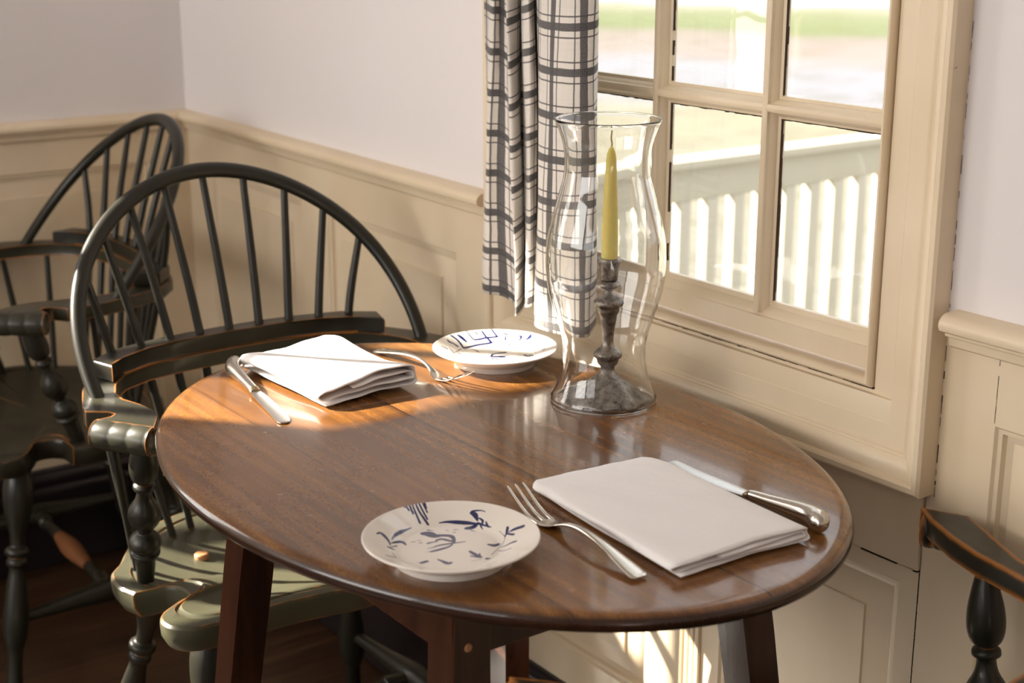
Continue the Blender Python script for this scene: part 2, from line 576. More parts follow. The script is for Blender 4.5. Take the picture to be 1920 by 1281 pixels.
def wainscot(bm, s0, s1, z0, z1, panels, back=0.05):
    S = sorted({s0, s1} | {p[0] for p in panels} | {p[1] for p in panels})
    Z = sorted({z0, z1} | {p[2] for p in panels} | {p[3] for p in panels})
    vc = {}
    def V(s, z, d=0.0):
        k = (round(s, 5), round(z, 5), round(d, 5))
        if k not in vc: vc[k] = bm.verts.new((s, d, z))
        return vc[k]
    for a, b in zip(S[:-1], S[1:]):
        for c, d in zip(Z[:-1], Z[1:]):
            m = ((a + b) / 2, (c + d) / 2)
            if any(p[0] < m[0] < p[1] and p[2] < m[1] < p[3] for p in panels):
                continue
            bm.faces.new((V(a, c), V(b, c), V(b, d), V(a, d)))
    steps = [(0, 0), (0.0025, 0.0035), (0.007, 0.004), (0.009, 0.0095), (0.014, 0.0105), (0.016, 0.0115), (0.046, 0.0045), (0.047, 0.0018)]
    for (a, b, c, d) in panels:
        prev = None
        for ins, dep in steps:
            ring = [V(a + ins, c + ins, dep), V(b - ins, c + ins, dep), V(b - ins, d - ins, dep), V(a + ins, d - ins, dep)]
            if prev:
                for i in range(4):
                    j = (i + 1) % 4
                    bm.faces.new((prev[i], prev[j], ring[j], ring[i]))
            prev = ring
        bm.faces.new(prev)
    # body behind the face
    add_box(bm, s0, s1, 0.0125, back, z0, z1)

def moulding(bm, prof, s0, s1):
    """prof list of (out from wall, z); along local x"""
    a = [bm.verts.new((s0, -p, z)) for p, z in prof]
    b = [bm.verts.new((s1, -p, z)) for p, z in prof]
    n = len(prof)
    for i in range(n):
        j = (i + 1) % n
        bm.faces.new((a[i], a[j], b[j], b[i]))
    bm.faces.new(a); bm.faces.new(b)

RAIL = [(-0.005, 0.906), (0.020, 0.9045), (0.025, 0.902), (0.0285, 0.898), (0.0295, 0.893), (0.0275, 0.888), (0.023, 0.8855), (0.018, 0.885),
        (0.0175, 0.881), (0.0145, 0.8795), (0.0115, 0.8785), (0.0105, 0.8745), (0.0095, 0.8695), (0.005, 0.867), (-0.005, 0.8665)]
BASE = [(-0.005, 0.207), (0.006, 0.2065), (0.010, 0.203), (0.011, 0.197), (0.0155, 0.194), (0.018, 0.188), (0.0185, 0.180), (0.0165, 0.176), (0.0165, 0.170),
        (0.021, 0.166), (0.023, 0.160), (0.022, 0.152), (0.0215, 0.004), (-0.005, 0.004)]

# -- floor, ceiling
bm = bmesh.new(); add_box(bm, -2.7, 1.5, -2.4, 3.1, -0.06, 0.0)
structure('floor', bm, M['floor'], smooth=0)
bm = bmesh.new(); add_box(bm, -2.7, 1.36, -2.4, 3.05, 2.42, 2.5)
structure('ceiling', bm, M['ceiling'], smooth=0)
# -- wall behind the camera, never seen directly, and the left wall with openings added to let in fill light
bm = bmesh.new(); add_box(bm, -2.7, 1.36, -2.52, -2.4, 0.0, 2.42)
structure('wall_front', bm, M['plaster'], smooth=0)
bm = bmesh.new()
add_box(bm, -2.72, -2.6, -2.4, 3.0, 0.0, 1.0)
add_box(bm, -2.72, -2.6, -2.4, 3.0, 2.15, 2.42)
for ya, yb in ((-2.4, -0.6), (0.8, 1.0), (2.7, 3.0)):
    add_box(bm, -2.72, -2.6, ya, yb, 1.0, 2.15)
structure('wall_left', bm, M['plaster'], smooth=0)

# -- window wall: right of, below and above the window (local x runs to -Y, local y into the wall)
RZ = -pi / 2
Y0 = 1.74
def loc_s(y): return Y0 - y
def b_(bm):
    add_box(bm, loc_s(0.965), loc_s(-2.4), 0.0, 0.14, 0.88, 2.42)        # plaster right
    add_box(bm, loc_s(1.74), loc_s(0.965), 0.0, 0.14, 2.12, 2.42)        # above window
    add_box(bm, loc_s(0.965), loc_s(-2.4), 0.05, 0.14, 0.0, 0.88)
    add_box(bm, loc_s(1.74), loc_s(0.965), 0.05, 0.14, 0.0, 0.78)
wall_object('wall_right', (WX, Y0, 0), RZ, b_, M['plaster'])
def b_(bm):
    wainscot(bm, loc_s(0.9452), loc_s(-2.4), 0.0, 0.88,
             [(loc_s(0.869), loc_s(0.30), 0.26, 0.797), (loc_s(0.20), loc_s(-0.45), 0.26, 0.797), (loc_s(-0.55), loc_s(-1.2), 0.26, 0.797)])
wall_object('trim_1', (WX, Y0, 0), RZ, b_, M['cream'])
def b_(bm):
    wainscot(bm, loc_s(1.74), loc_s(0.9468), 0.0, 0.6095, [(loc_s(1.72), loc_s(1.384), 0.262, 0.590), (loc_s(1.245), loc_s(0.972), 0.262, 0.590)])
    add_box(bm, loc_s(1.74), loc_s(0.9468), -0.0035, 0.05, 0.6115, 0.79, 0.0015)
wall_object('trim_2', (WX, Y0, 0), RZ, b_, M['cream'])
def b_(bm):   # fluted upright between the two panels below the window
    for k in range(4):
        add_box(bm, loc_s(1.313) + k * 0.0095, loc_s(1.313) + k * 0.0095 + 0.0075, -0.006, 0.005, 0.208, 0.6085, 0.0022)
wall_object('trim_3', (WX, Y0, 0), RZ, b_, M['cream'])
# grime in the panelling joints, plus painted shadow beside the window casing
def b_(bm):
    rnd = random.Random(3)
    def vline(y, za, zb, w=0.0011, d=-0.0003, p=0.7):
        z = za
        while z < zb:
            h = rnd.uniform(0.002, 0.011)
            if rnd.random() < p:
                ww = w * rnd.uniform(0.3, 1.3)
                add_box(bm, loc_s(y) - ww / 2, loc_s(y) + ww / 2, d, 0.002, z, min(z + h, zb))
            z += h
    def hline(z, ya, yb, w=0.001, d=-0.0042, p=0.6):
        y = ya
        while y > yb:
            h = rnd.uniform(0.004, 0.02)
            if rnd.random() < p:
                ww = w * rnd.uniform(0.4, 1.4)
                add_box(bm, loc_s(y), loc_s(max(y - h, yb)), d, 0.002, z - ww / 2, z + ww / 2)
            y -= h
    vline(0.9352, 0.70, 0.866, 0.0010, -0.0003, 0.8)  # dark strips put in as the shadow between casing and wall
    vline(0.946, 0.25, 0.605, 0.0008, -0.0002, 0.6)
    vline(0.870, 0.80, 0.866, 0.0006, -0.0003, 0.5)
    hline(0.6105, 1.74, 0.947, 0.0010, -0.0037, 0.6)
    vline(0.9352, 0.905, 1.3, 0.0006, -0.0002, 0.45)  # thinner strips carry the painted casing shadow up the plaster
wall_object('trim_4', (WX, Y0, 0), RZ, b_, M['dirt_shade'], smooth=0)
def b_(bm):
    moulding(bm, RAIL, loc_s(0.925), loc_s(-2.4))
wall_object('trim_5', (WX, Y0, 0), RZ, b_, M['cream'])
wall_object('baseboard_right', (WX, Y0, 0), RZ, lambda bm: moulding(bm, BASE, loc_s(1.74), loc_s(-2.4)), M['black'])

# -- wall between the window and the corner, slightly skewed
RZ2 = -pi / 2 - SK
LEN = 1.30
def b_(bm):
    add_box(bm, -LEN, 0.0, 0.0, 0.12, 0.88, 2.42)
    add_box(bm, -LEN, 0.0, 0.05, 0.12, 0.0, 0.88)
wall_object('wall_corner', (WX, Y0, 0), RZ2, b_, M['plaster'])
def b_(bm):
    wainscot(bm, -LEN, 0.0, 0.0, 0.88, [(-1.03, -0.618, 0.262, 0.797), (-0.520, -0.10, 0.262, 0.797)])
wall_object('trim_6', (WX, Y0, 0), RZ2, b_, M['cream'])
wall_object('trim_7', (WX, Y0, 0), RZ2, lambda bm: moulding(bm, RAIL, -LEN, 0.003), M['cream'])
wall_object('baseboard_corner', (WX, Y0, 0), RZ2, lambda bm: moulding(bm, BASE, -LEN, 0.0), M['black'])

# -- back wall with its own window outside the picture (local x = world x)
W2 = (-0.54, 0.02, 0.78, 1.972)
def b_(bm):
    h = 0.12
    add_box(bm, -2.7, W2[0] - h, 0.0, 0.12, 0.88, 2.42)
    add_box(bm, W2[1] + h, 1.30, 0.0, 0.12, 0.88, 2.42)
    add_box(bm, W2[0] - h, W2[1] + h, 0.0, 0.12, W2[3] + h, 2.42)
    add_box(bm, -2.7, 1.30, 0.05, 0.12, 0.0, W2[2])
    add_box(bm, -2.7, W2[0] - h, 0.05, 0.12, W2[2], 0.88)
    add_box(bm, W2[1] + h, 1.30, 0.05, 0.12, W2[2], 0.88)
wall_object('wall_back', (0, YB, 0), 0, b_, M['plaster'])
def b_(bm):
    wainscot(bm, W2[1] + 0.142, 1.27, 0.0, 0.88, [(0.48, 1.165, 0.262, 0.806)])
wall_object('trim_8', (0, YB, 0), 0, b_, M['cream'])
wall_object('trim_9', (0, YB, 0), 0, lambda bm: wainscot(bm, -2.7, W2[0] - 0.142, 0.0, 0.88, [(-2.5, -1.6, 0.26, 0.8), (-1.5, -0.70, 0.26, 0.8)]), M['cream'])
wall_object('trim_10', (0, YB, 0), 0, lambda bm: (moulding(bm, RAIL, W2[1] + 0.142, 1.27), moulding(bm, RAIL, -2.7, W2[0] - 0.142)), M['cream'])
wall_object('baseboard_back', (0, YB, 0), 0, lambda bm: moulding(bm, BASE, -2.7, 1.27), M['black'])

# -- window casings: (inset from the outer edge, depth from the front)
CAS = [(0.0, 0.045), (0.0, 0.003), (0.003, 0.0), (0.0085, 0.0), (0.011, 0.0022), (0.0125, 0.0068), (0.020, 0.0085), (0.028, 0.0130), (0.0315, 0.0170),
       (0.0325, 0.0165), (0.0345, 0.0190), (0.0365, 0.0185), (0.038, 0.0212), (0.0605, 0.0228), (0.0625, 0.0245), (0.0645, 0.0272), (0.0665, 0.0275),
       (0.0908, 0.0300), (0.0910, 0.040), (0.0928, 0.040), (0.0930, 0.0265), (0.0945, 0.0235), (0.0965, 0.0220), (0.0990, 0.0222), (0.1010, 0.0245),
       (0.1025, 0.0290), (0.1035, 0.036), (0.1035, 0.060)]
FX = 1.19
win = tag(empty('window_1', (FX, 1.332, 0.703)), kind='structure')
def at_win(x, y, z): return (x - FX, y - 1.332, z - 0.703)
bm = bmesh.new()
oy0, oy1, oz0, oz1 = 0.936, 1.728, 0.703, 2.16
fr = [(at_win(FX, oy0, oz0), (0, 1, 1), (1, 0, 0)), (at_win(FX, oy1, oz0), (0, -1.47, 1), (1, 0, 0)),
      (at_win(FX, oy1, oz1), (0, -1.47, -1), (1, 0, 0)), (at_win(FX, oy0, oz1), (0, 1, -1), (1, 0, 0))]
sweep_profile(bm, CAS, fr, closed_path=True)
new_obj('casing', bm, M['cream'], win, smooth=30)
# black gaps and chips along the bead
bm = bmesh.new()
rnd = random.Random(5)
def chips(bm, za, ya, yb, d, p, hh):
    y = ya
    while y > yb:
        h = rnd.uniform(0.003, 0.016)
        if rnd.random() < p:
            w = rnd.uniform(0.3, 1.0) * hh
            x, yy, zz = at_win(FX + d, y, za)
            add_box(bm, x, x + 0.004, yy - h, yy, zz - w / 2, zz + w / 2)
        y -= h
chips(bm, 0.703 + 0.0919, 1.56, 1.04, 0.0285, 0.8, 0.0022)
new_obj('grime_line', bm, M['dirt_shade'], win, smooth=0)

# sash
SX0, SX1 = 1.224, 1.244
ys = [(1.040, 1.201), (1.227, 1.388), (1.414, 1.575)]
zs = [(0.853 + 0.2375 * k, 0.853 + 0.2375 * k + 0.2115) for k in range(5)]
bm = bmesh.new()
def rail_prof(W):
    return [(-W, SX1), (-W, SX0), (-0.017, SX0), (-0.0165, SX0 + 0.0035), (-0.012, SX0 + 0.0055), (-0.006, SX0 + 0.0125), (-0.0045, 1.2365), (0.0, 1.2375), (0.0, SX1)]
def sash_bar(bm, prof, axis, const, sign, a, b):
    """axis 'y' = runs along y at height const; 'z' = runs along z at y const"""
    A, B = [], []
    for o, x in prof:
        if axis == 'y':
            A.append(bm.verts.new(at_win(x, a, const + sign * o))); B.append(bm.verts.new(at_win(x, b, const + sign * o)))
        else:
            A.append(bm.verts.new(at_win(x, const + sign * o, a))); B.append(bm.verts.new(at_win(x, const + sign * o, b)))
    n = len(prof)
    for i in range(n):
        j = (i + 1) % n
        bm.faces.new((A[i], A[j], B[j], B[i]))
    bm.faces.new(A); bm.faces.new(B)
sash_bar(bm, rail_prof(0.041), 'y', 0.853, 1, 1.0285, 1.6)
sash_bar(bm, rail_prof(0.041), 'y', zs[-1][1], -1, 1.0285, 1.6)
sash_bar(bm, rail_prof(0.0165), 'z', 1.040, 1, 0.812, 2.06)
sash_bar(bm, rail_prof(0.03), 'z', 1.575, -1, 0.812, 2.06)
sash = new_obj('sash', bm, M['cream'], win, smooth=30)
MUN = [(-0.013, 1.244), (-0.013, 1.2375), (-0.0095, 1.2362), (-0.0078, 1.231), (-0.0048, 1.2275), (-0.0042, 1.2235), (-0.0015, 1.2222),
       (0.0015, 1.2222), (0.0042, 1.2235), (0.0048, 1.2275), (0.0078, 1.231), (0.0095, 1.2362), (0.013, 1.2375), (0.013, 1.244)]
for a, b in zip(ys[:-1], ys[1:]):
    bm = bmesh.new(); sash_bar(bm, MUN, 'z', (a[1] + b[0]) / 2, 1, 0.840, 2.03)
    new_obj('muntin', bm, M['cream'], win, smooth=30)
for a, b in zip(zs[:-1], zs[1:]):
    bm = bmesh.new(); sash_bar(bm, [(o, x + 0.0004) for o, x in MUN], 'y', (a[1] + b[0]) / 2, 1, 1.032, 1.583)
    new_obj('muntin', bm, M['cream'], win, smooth=30)
for i, (ya, yb) in enumerate(ys):
    for j, (za, zb) in enumerate(zs):
        bm = bmesh.new()
        x, y, z = at_win(1.2405, ya - 0.004, za - 0.004)
        tw = rnd.uniform(-0.0006, 0.0006)
        add_box(bm, x, x + 0.0016, y, y + yb - ya + 0.008, z, z + zb - za + 0.008)
        p = new_obj('pane', bm, M['glass'], win, smooth=0)
        if j < 2:
            bm = bmesh.new()
            z = za + 0.001
            while z < zb:
                h = rnd.uniform(0.004, 0.02)
                if rnd.random() < (0.95 if i == 0 else 0.7):
                    w = rnd.uniform(0.0008, 0.0026 if i == 0 else 0.0016)
                    q = at_win(1.2376, yb, z)
                    add_box(bm, q[0], q[0] + 0.0028, q[1] - w, q[1] + 0.0008, q[2], q[2] + min(h, zb - z))
                z += h
            y = yb
            while y > ya:
                h = rnd.uniform(0.004, 0.014)
                w = rnd.uniform(0.0002, 0.0012)
                q = at_win(1.2374, y, zb)
                add_box(bm, q[0], q[0] + 0.0028, q[1] - h, q[1], q[2] - w, q[2] + 0.0006)
                y -= h
            new_obj('old_putty', bm, M['dirt_shade'], win, smooth=0)

# second window, in the back wall left of the picture: the low sun comes through it
win2 = tag(empty('window_2', (0, YB, 0)), kind='structure')
bm = bmesh.new()
x0, x1, z0, z1 = W2
def casing2(bm):
    c = 0.14
    fr2 = [((x0 - c, 0.0, z0 - c), (1, 0, 1), (0, 1, 0)), ((x1 + c, 0.0, z0 - c), (-1, 0, 1), (0, 1, 0)),
           ((x1 + c, 0.0, z1 + c), (-1, 0, -1), (0, 1, 0)), ((x0 - c, 0.0, z1 + c), (1, 0, -1), (0, 1, 0))]
    sweep_profile(bm, [(a * c / 0.1035, b - 0.027) for a, b in CAS], fr2, closed_path=True)
casing2(bm)
new_obj('casing', bm, M['cream'], win2, smooth=30)
for mx in (-0.318, -0.131):
    bm = bmesh.new(); add_box(bm, mx - 0.012, mx + 0.012, 0.015, 0.035, z0, z1)
    new_obj('muntin', bm, M['cream'], win2)
z = z1 - 0.2375
while z > z0 + 0.1:
    bm = bmesh.new(); add_box(bm, x0, x1, 0.016, 0.034, z - 0.012, z + 0.012)
    new_obj('muntin', bm, M['cream'], win2)
    z -= 0.2375

# ================================================================== OUTSIDE
bm = bmesh.new(); add_box(bm, 1.6, 90, -30, 90, -1.0, -0.8)
gr = structure('ground', bm, M['ground'], smooth=0)
rail = empty('porch_railing', (2.2, 3.2, -0.8))
tag(rail, 'white painted porch railing with square balusters outside the window', 'railing')
bm = bmesh.new()
add_box(bm, 0, 4.4, -0.055, 0.035, 1.385, 1.41, 0.004)
new_obj('cap_rail', bm, M['railing'], rail)
bm = bmesh.new()
add_box(bm, 0, 4.4, -0.022, 0.014, 1.285, 1.3855, 0.004)
new_obj('top_rail', bm, M['railing'], rail)
bm = bmesh.new()
add_box(bm, 0, 4.4, -0.022, 0.014, 0.55, 0.62, 0.004)
new_obj('bottom_rail', bm, M['railing'], rail)
bm = bmesh.new(); add_box(bm, 4.4, 4.5, -0.06, 0.04, 0.0, 1.5, 0.004)
new_obj('post', bm, M['railing'], rail)
bm = bmesh.new(); add_box(bm, -0.1, 0.0, -0.06, 0.04, 0.0, 1.5, 0.004)
new_obj('post', bm, M['railing'], rail)
bal = None
x = 0.06
while x < 4.38:
    if bal is None:
        bm = bmesh.new(); add_box(bm, -0.022, 0.022, -0.022, 0.014, 0.62, 1.285, 0.003)
        bal = new_obj('baluster', bm, M['railing'], rail); o = bal
    else:
        o = bal.copy(); COL.objects.link(o)
    o.location = (x, 0, 0)
    x += 0.107

# ================================================================== CURTAIN
cur = empty('curtain', (1.15, 1.53, 0.77))
tag(cur, 'black and white plaid linen curtain hanging at the left of the window', 'curtain')
CP = [  # y above, y at hem, x, hem z
    (1.690, 1.690, 1.170, 0.786), (1.644, 1.656, 1.148, 0.783), (1.640, 1.634, 1.160, 0.782), (1.618, 1.606, 1.160, 0.774), (1.577, 1.566, 1.128, 0.772),
    (1.578, 1.574, 1.146, 0.777), (1.598, 1.594, 1.166, 0.784), (1.560, 1.556, 1.140, 0.788), (1.537, 1.533, 1.130, 0.792), (1.548, 1.542, 1.150, 0.795),
    (1.575, 1.568, 1.170, 0.790), (1.545, 1.540, 1.150, 0.780), (1.511, 1.508, 1.126, 0.775), (1.485, 1.487, 1.118, 0.774), (1.455, 1.460, 1.117, 0.774),
    (1.425, 1.433, 1.120, 0.775), (1.408, 1.418, 1.133, 0.778), (1.421, 1.428, 1.150, 0.782), (1.440, 1.445, 1.165, 0.786)]
spl_t = catmull([(p[0], p[2], p[3]) for p in CP], 7)
spl_b = catmull([(p[1], p[2], p[3]) for p in CP], 7)
us = [0.0]
for a, b in zip(spl_t[:-1], spl_t[1:]):
    us.append(us[-1] + math.hypot(a.x - b.x, a.y - b.y))
bm = bmesh.new()
uvl = bm.loops.layers.uv.new('UVMap')
NZ = 60
grid, uvv = [], {}
for i, (a, b) in enumerate(zip(spl_t, spl_b)):
    col = []
    for k in range(NZ + 1):
        t = k / NZ
        z = b.z + (2.06 - b.z) * t ** 1.25
        q = min(1.0, max(0.0, (z - b.z) / (1.18 - b.z)))
        y = b.x + (a.x - b.x) * q
        x = a.y + 0.004 * sin(z * 9 + a.x * 40) * (1 - q * 0.4)
        x = min(x, 1.178)
        v = bm.verts.new((x - 1.15, y - 1.53 + 0.0015 * sin(z * 23 + i * 0.4), z - 0.77))
        uvv[v] = (us[i] + 0.0115, z - (b.z + 0.0085) * 1.0 + 0.0535 / 2)
        col.append(v)
    grid.append(col)
for i in range(len(grid) - 1):
    for k in range(NZ):
        f = bm.faces.new((grid[i][k], grid[i + 1][k], grid[i + 1][k + 1], grid[i][k + 1]))
        for lp in f.loops:
            lp[uvl].uv = uvv[lp.vert]
fab = new_obj('fabric', bm, M['plaid'], cur, smooth=80)
sol = fab.modifiers.new('thickness', 'SOLIDIFY'); sol.thickness = 0.0008; sol.offset = 0
bm = bmesh.new()
tube(bm, [(1.176 - 1.15, 0.85 - 1.53, 2.065 - 0.77), (1.176 - 1.15, 1.80 - 1.53, 2.065 - 0.77)], 0.006, 12)
new_obj('rod', bm, M['iron'], cur)

# ================================================================== TABLE
TZ = 0.74
TC = (0.858, 1.255)
tbl = empty('dining_table', (TC[0], TC[1], 0))
tag(tbl, 'oval brown wooden dining table laid for two, set against the window', 'table')
bm = bmesh.new()
TP = [(0.016, 0.0), (0.009, -0.0004), (0.0045, -0.0018), (0.0015, -0.0045), (0.0, -0.0085), (0.0005, -0.0125), (0.003, -0.0165), (0.008, -0.019), (0.016, -0.020)]
N = 160
rings = []
for ins, dz in TP:
    rings.append([((0.315 - ins) * cos(2 * pi * k / N), (0.448 - ins) * sin(2 * pi * k / N), TZ + dz) for k in range(N)])
ring_mesh(bm, rings, cap=True)
new_obj('tabletop', bm, M['table'], tbl, smooth=40)
LEGC = (-0.0144, -0.0357)
a_, b_l, sa, sb = 0.1655, 0.1963, 0.0657, 0.0797
W = 0.0205
for sx, sy in ((-1, 1), (-1, -1), (1, -1), (1, 1)):
    bm = bmesh.new()
    t = Vector((LEGC[0] + sx * a_, LEGC[1] + sy * b_l, TZ - 0.0202)); bt = Vector((LEGC[0] + sx * (a_ + sa), LEGC[1] + sy * (b_l + sb), 0.0))
    ring_mesh(bm, [[p + Vector((dx * W * f, dy * W * f, 0)) for dx, dy in ((-1, -1), (1, -1), (1, 1), (-1, 1))] for p, f in ((bt, 0.82), (bt.lerp(t, 0.8), 1.0), (t, 1.0))])
    bmesh.ops.bevel(bm, geom=[e for e in bm.edges if abs((e.verts[0].co - e.verts[1].co).z) > 0.05], offset=0.002, segments=2, affect='EDGES')
    new_obj('leg', bm, M['leg'], tbl)
    bm = bmesh.new()
    c = t + (bt - t) * 0.075
    lathe(bm, c + Vector((0.004 * sx, sy * W * 0.9, 0)), c + Vector((0.004 * sx, sy * (W + 0.0012), 0)), [(0, 0.0042), (0.7, 0.0042), (1, 0.003)], 10)
    new_obj('peg', bm, M['plug'], tbl)
for k, (p, q) in enumerate((((-1, -1), (1, -1)), ((-1, 1), (1, 1)), ((-1, -1), (-1, 1)), ((1, -1), (1, 1)))):
    bm = bmesh.new()
    def ap(s, z):
        f = (TZ - z) / TZ
        return Vector((LEGC[0] + s[0] * (a_ + sa * f), LEGC[1] + s[1] * (b_l + sb * f), z))
    d = (ap(q, 0.7) - ap(p, 0.7)).normalized()
    n = Vector((-d.y, d.x, 0)) * 0.010
    rings = []
    for s in (p, q):
        sg = 1 if s is p else -1
        zt, zb = TZ - 0.0203, 0.652
        rings.append([ap(s, zt) + d * sg * 0.019 + n, ap(s, zt) + d * sg * 0.019 - n, ap(s, zb) + d * sg * 0.019 - n, ap(s, zb) + d * sg * 0.019 + n])
    ring_mesh(bm, rings)
    new_obj('apron', bm, M['leg'], tbl)

# ================================================================== HURRICANE, CANDLESTICK, CANDLE
T0 = TZ + 0.0003
HC = (1.0655, 1.2985)
bm = bmesh.new()
outer = smooth_prof([(0.0, 0.0612), (0.006, 0.0606), (0.0195, 0.0545), (0.0455, 0.0486), (0.0745, 0.0491), (0.105, 0.0577), (0.135, 0.066), (0.166, 0.0687),
                     (0.197, 0.0665), (0.234, 0.0571), (0.267, 0.0488), (0.297, 0.0497), (0.318, 0.0560), (0.3265, 0.0600)], 6)
inner = [(t, r - 0.0019) for t, r in reversed(outer)]
prof = [(0.0022, 0.0620), (0.0045, 0.0617)] + outer[4:] + [(0.3285, 0.0606), (0.3290, 0.0596), (0.3280, 0.0586)] + inner[1:-4] + [(0.003, 0.0588), (0.0003, 0.0594), (0.0, 0.0608)]
rings = [[(max(r, 1e-4) * cos(2 * pi * k / 96), max(r, 1e-4) * sin(2 * pi * k / 96), t) for k in range(96)] for t, r in prof]
ring_mesh(bm, rings, cap=False, closed_path=True)
hg = new_obj('hurricane_glass', bm, M['hurricane'], smooth=80)
hg.location = (HC[0], HC[1], T0)
tag(hg, 'tall clear waisted glass hurricane shade around the candle on the table', 'candle shade')

cs = empty('candlestick', (1.0665, 1.293, T0))
tag(cs, 'old dark pewter candlestick with knopped stem inside the glass shade', 'candlestick')
def octo(t, a):
    if t > 0.022: return 1.0
    k = pi / 4
    m = (a % k) - k / 2
    f = (0.022 - t) / 0.022
    f = min(1, f * 1.8)
    return 1.0 + f * (cos(k / 2) / cos(m) - 1.0) * 1.0 + f * 0.02 * cos(8 * a)
bm = bmesh.new()
lathe(bm, (0, 0, 0), (0, 0, 1), [(0.0, 0.0500), (0.0015, 0.0505), (0.004, 0.0500), (0.006, 0.0475), (0.0115, 0.0400), (0.018, 0.0310), (0.023, 0.0235), (0.028, 0.0160), (0.033, 0.0110), (0.038, 0.0082)],
      64, octo, True)
new_obj('base', bm, M['pewter'], cs, smooth=28)
bm = bmesh.new()
stem = smooth_prof([(0.0375, 0.0080), (0.042, 0.0085), (0.046, 0.0118), (0.051, 0.0130), (0.054, 0.0160), (0.058, 0.0166), (0.062, 0.0135), (0.066, 0.0085), (0.071, 0.0064), (0.085, 0.0072), (0.098, 0.0092),
                    (0.1035, 0.0100), (0.108, 0.0120), (0.113, 0.0128), (0.1155, 0.0165), (0.119, 0.0172), (0.1225, 0.0150), (0.127, 0.0085), (0.1315, 0.0055), (0.134, 0.0060), (0.137, 0.0120), (0.1395, 0.0134),
                    (0.142, 0.0120), (0.1445, 0.0085)], 4)
lathe(bm, (0, 0, 0), (0, 0, 1), stem, 40, None, True)
new_obj('stem', bm, M['pewter'], cs, smooth=50)
bm = bmesh.new()
lathe(bm, (0, 0, 0), (0, 0, 1), [(0.144, 0.0080), (0.1455, 0.0098), (0.150, 0.0104), (0.160, 0.0110), (0.166, 0.0122), (0.1665, 0.0138), (0.169, 0.0140), (0.1705, 0.0132), (0.1705, 0.0101), (0.155, 0.0098), (0.155, 0.0)],
      40, None, True)
new_obj('socket', bm, M['pewter'], cs, smooth=35)
cd = empty('candle', (1.0665, 1.293, T0 + 0.1555))
tag(cd, 'tapered pale yellow candle with unlit wick in the pewter candlestick', 'candle')
bm = bmesh.new()
lathe(bm, (0, 0, 0), (0.0008, 0, 1), [(0.0, 0.0092), (0.016, 0.0094), (0.040, 0.0094), (0.060, 0.0089), (0.085, 0.0080), (0.110, 0.0068), (0.128, 0.0057), (0.135, 0.0048), (0.1395, 0.0030), (0.1425, 0.0014), (0.143, 0.0)], 32, None, True)
new_obj('wax', bm, M['wax'], cd, smooth=60)
bm = bmesh.new()
tube(bm, catmull([(0, 0, 0.140), (0.0006, 0, 0.146), (-0.0006, 0, 0.152), (0.0004, 0.0004, 0.1575), (0.0002, 0, 0.160)], 4), 0.0009, 8)
new_obj('wick', bm, M['wick'], cd)

# ================================================================== PLATES
P1 = [[5,845,8,2,766,8],[35,846,7,13,720,8],[76,858,8,28,672,9],[110,856,7,61,688,9,26,552,12],[141,850,7,98,674,10,87,514,13],[172,844,7,138,700,9,115,566,9],[203,847,6,161,638,8],[226,847,6,184,686,7],[242,835,6,202,728,6],[258,833,6,235,776,6],[188,484,6,257,458,13,334,399,22,403,328,20,452,264,11],[496,404,19,504,370,26,498,339,22,482,290,10],[511,417,14,551,391,10,584,353,6,593,314,3],[354,273,26,389,256,28,441,248,14],[362,217,9,379,174,5],[510,297,9,511,247,11,477,216,9],[522,213,8,503,151,10,515,122,5],[463,212,8,453,163,4],[463,262,14,516,120,5],[525,0,3,491,-131,3,357,-238,3,199,-334,4],[503,-122,4,559,-68,14,595,-26,13],[558,-101,8,605,-117,21,663,-159,24],[535,-102,9,549,-179,15],[364,-244,5,446,-274,13,479,-308,16],[303,-298,6,380,-374,9],[310,-134,15,339,-183,27,389,-176,16],[93,-161,14,90,-215,22,98,-317,18],[135,-247,7,92,-326,7],[44,-250,12,87,-317,15],[124,-377,19,145,-386,10],[-18,-342,3,81,-359,4],[-231,-143,10,-219,-198,17,-206,-261,24,-168,-262,11],[-384,-119,19,-330,-118,19],[-423,-86,3,-397,-105,3],[-379,385,3,-299,454,15,-206,497,19,-140,514,10,-85,526,5],[-480,469,7,-432,487,17,-417,440,20,-423,358,11,-444,297,5],[-416,334,5,-333,363,17,-286,352,21,-292,285,8],[-456,269,6,-375,304,7],[-486,255,18,-459,228,15],[-494,205,3,-543,38,4],[-633,45,13,-553,29,13],[-24,405,37,7,374,51,20,306,43,81,277,28,136,222,29,128,155,19,93,93,13,44,66,10],[85,406,3,45,450,10],[-115,200,15,-72,198,12,-32,190,13],[-12,212,16,35,207,20,61,160,21,82,116,18],[-148,96,7,-56,101,14,31,81,15,105,56,11,178,39,6],[-191,29,15,-106,24,20,-28,24,16,41,45,10],[-235,47,3,-185,39,6],[-181,106,5,-127,95,6],[-217,311,7,-188,296,7],[-152,308,6,-137,288,6],[-172,250,7,-151,240,7],[181,352,6,190,331,6],[240,319,7,271,306,7],[203,272,7,221,264,7]]
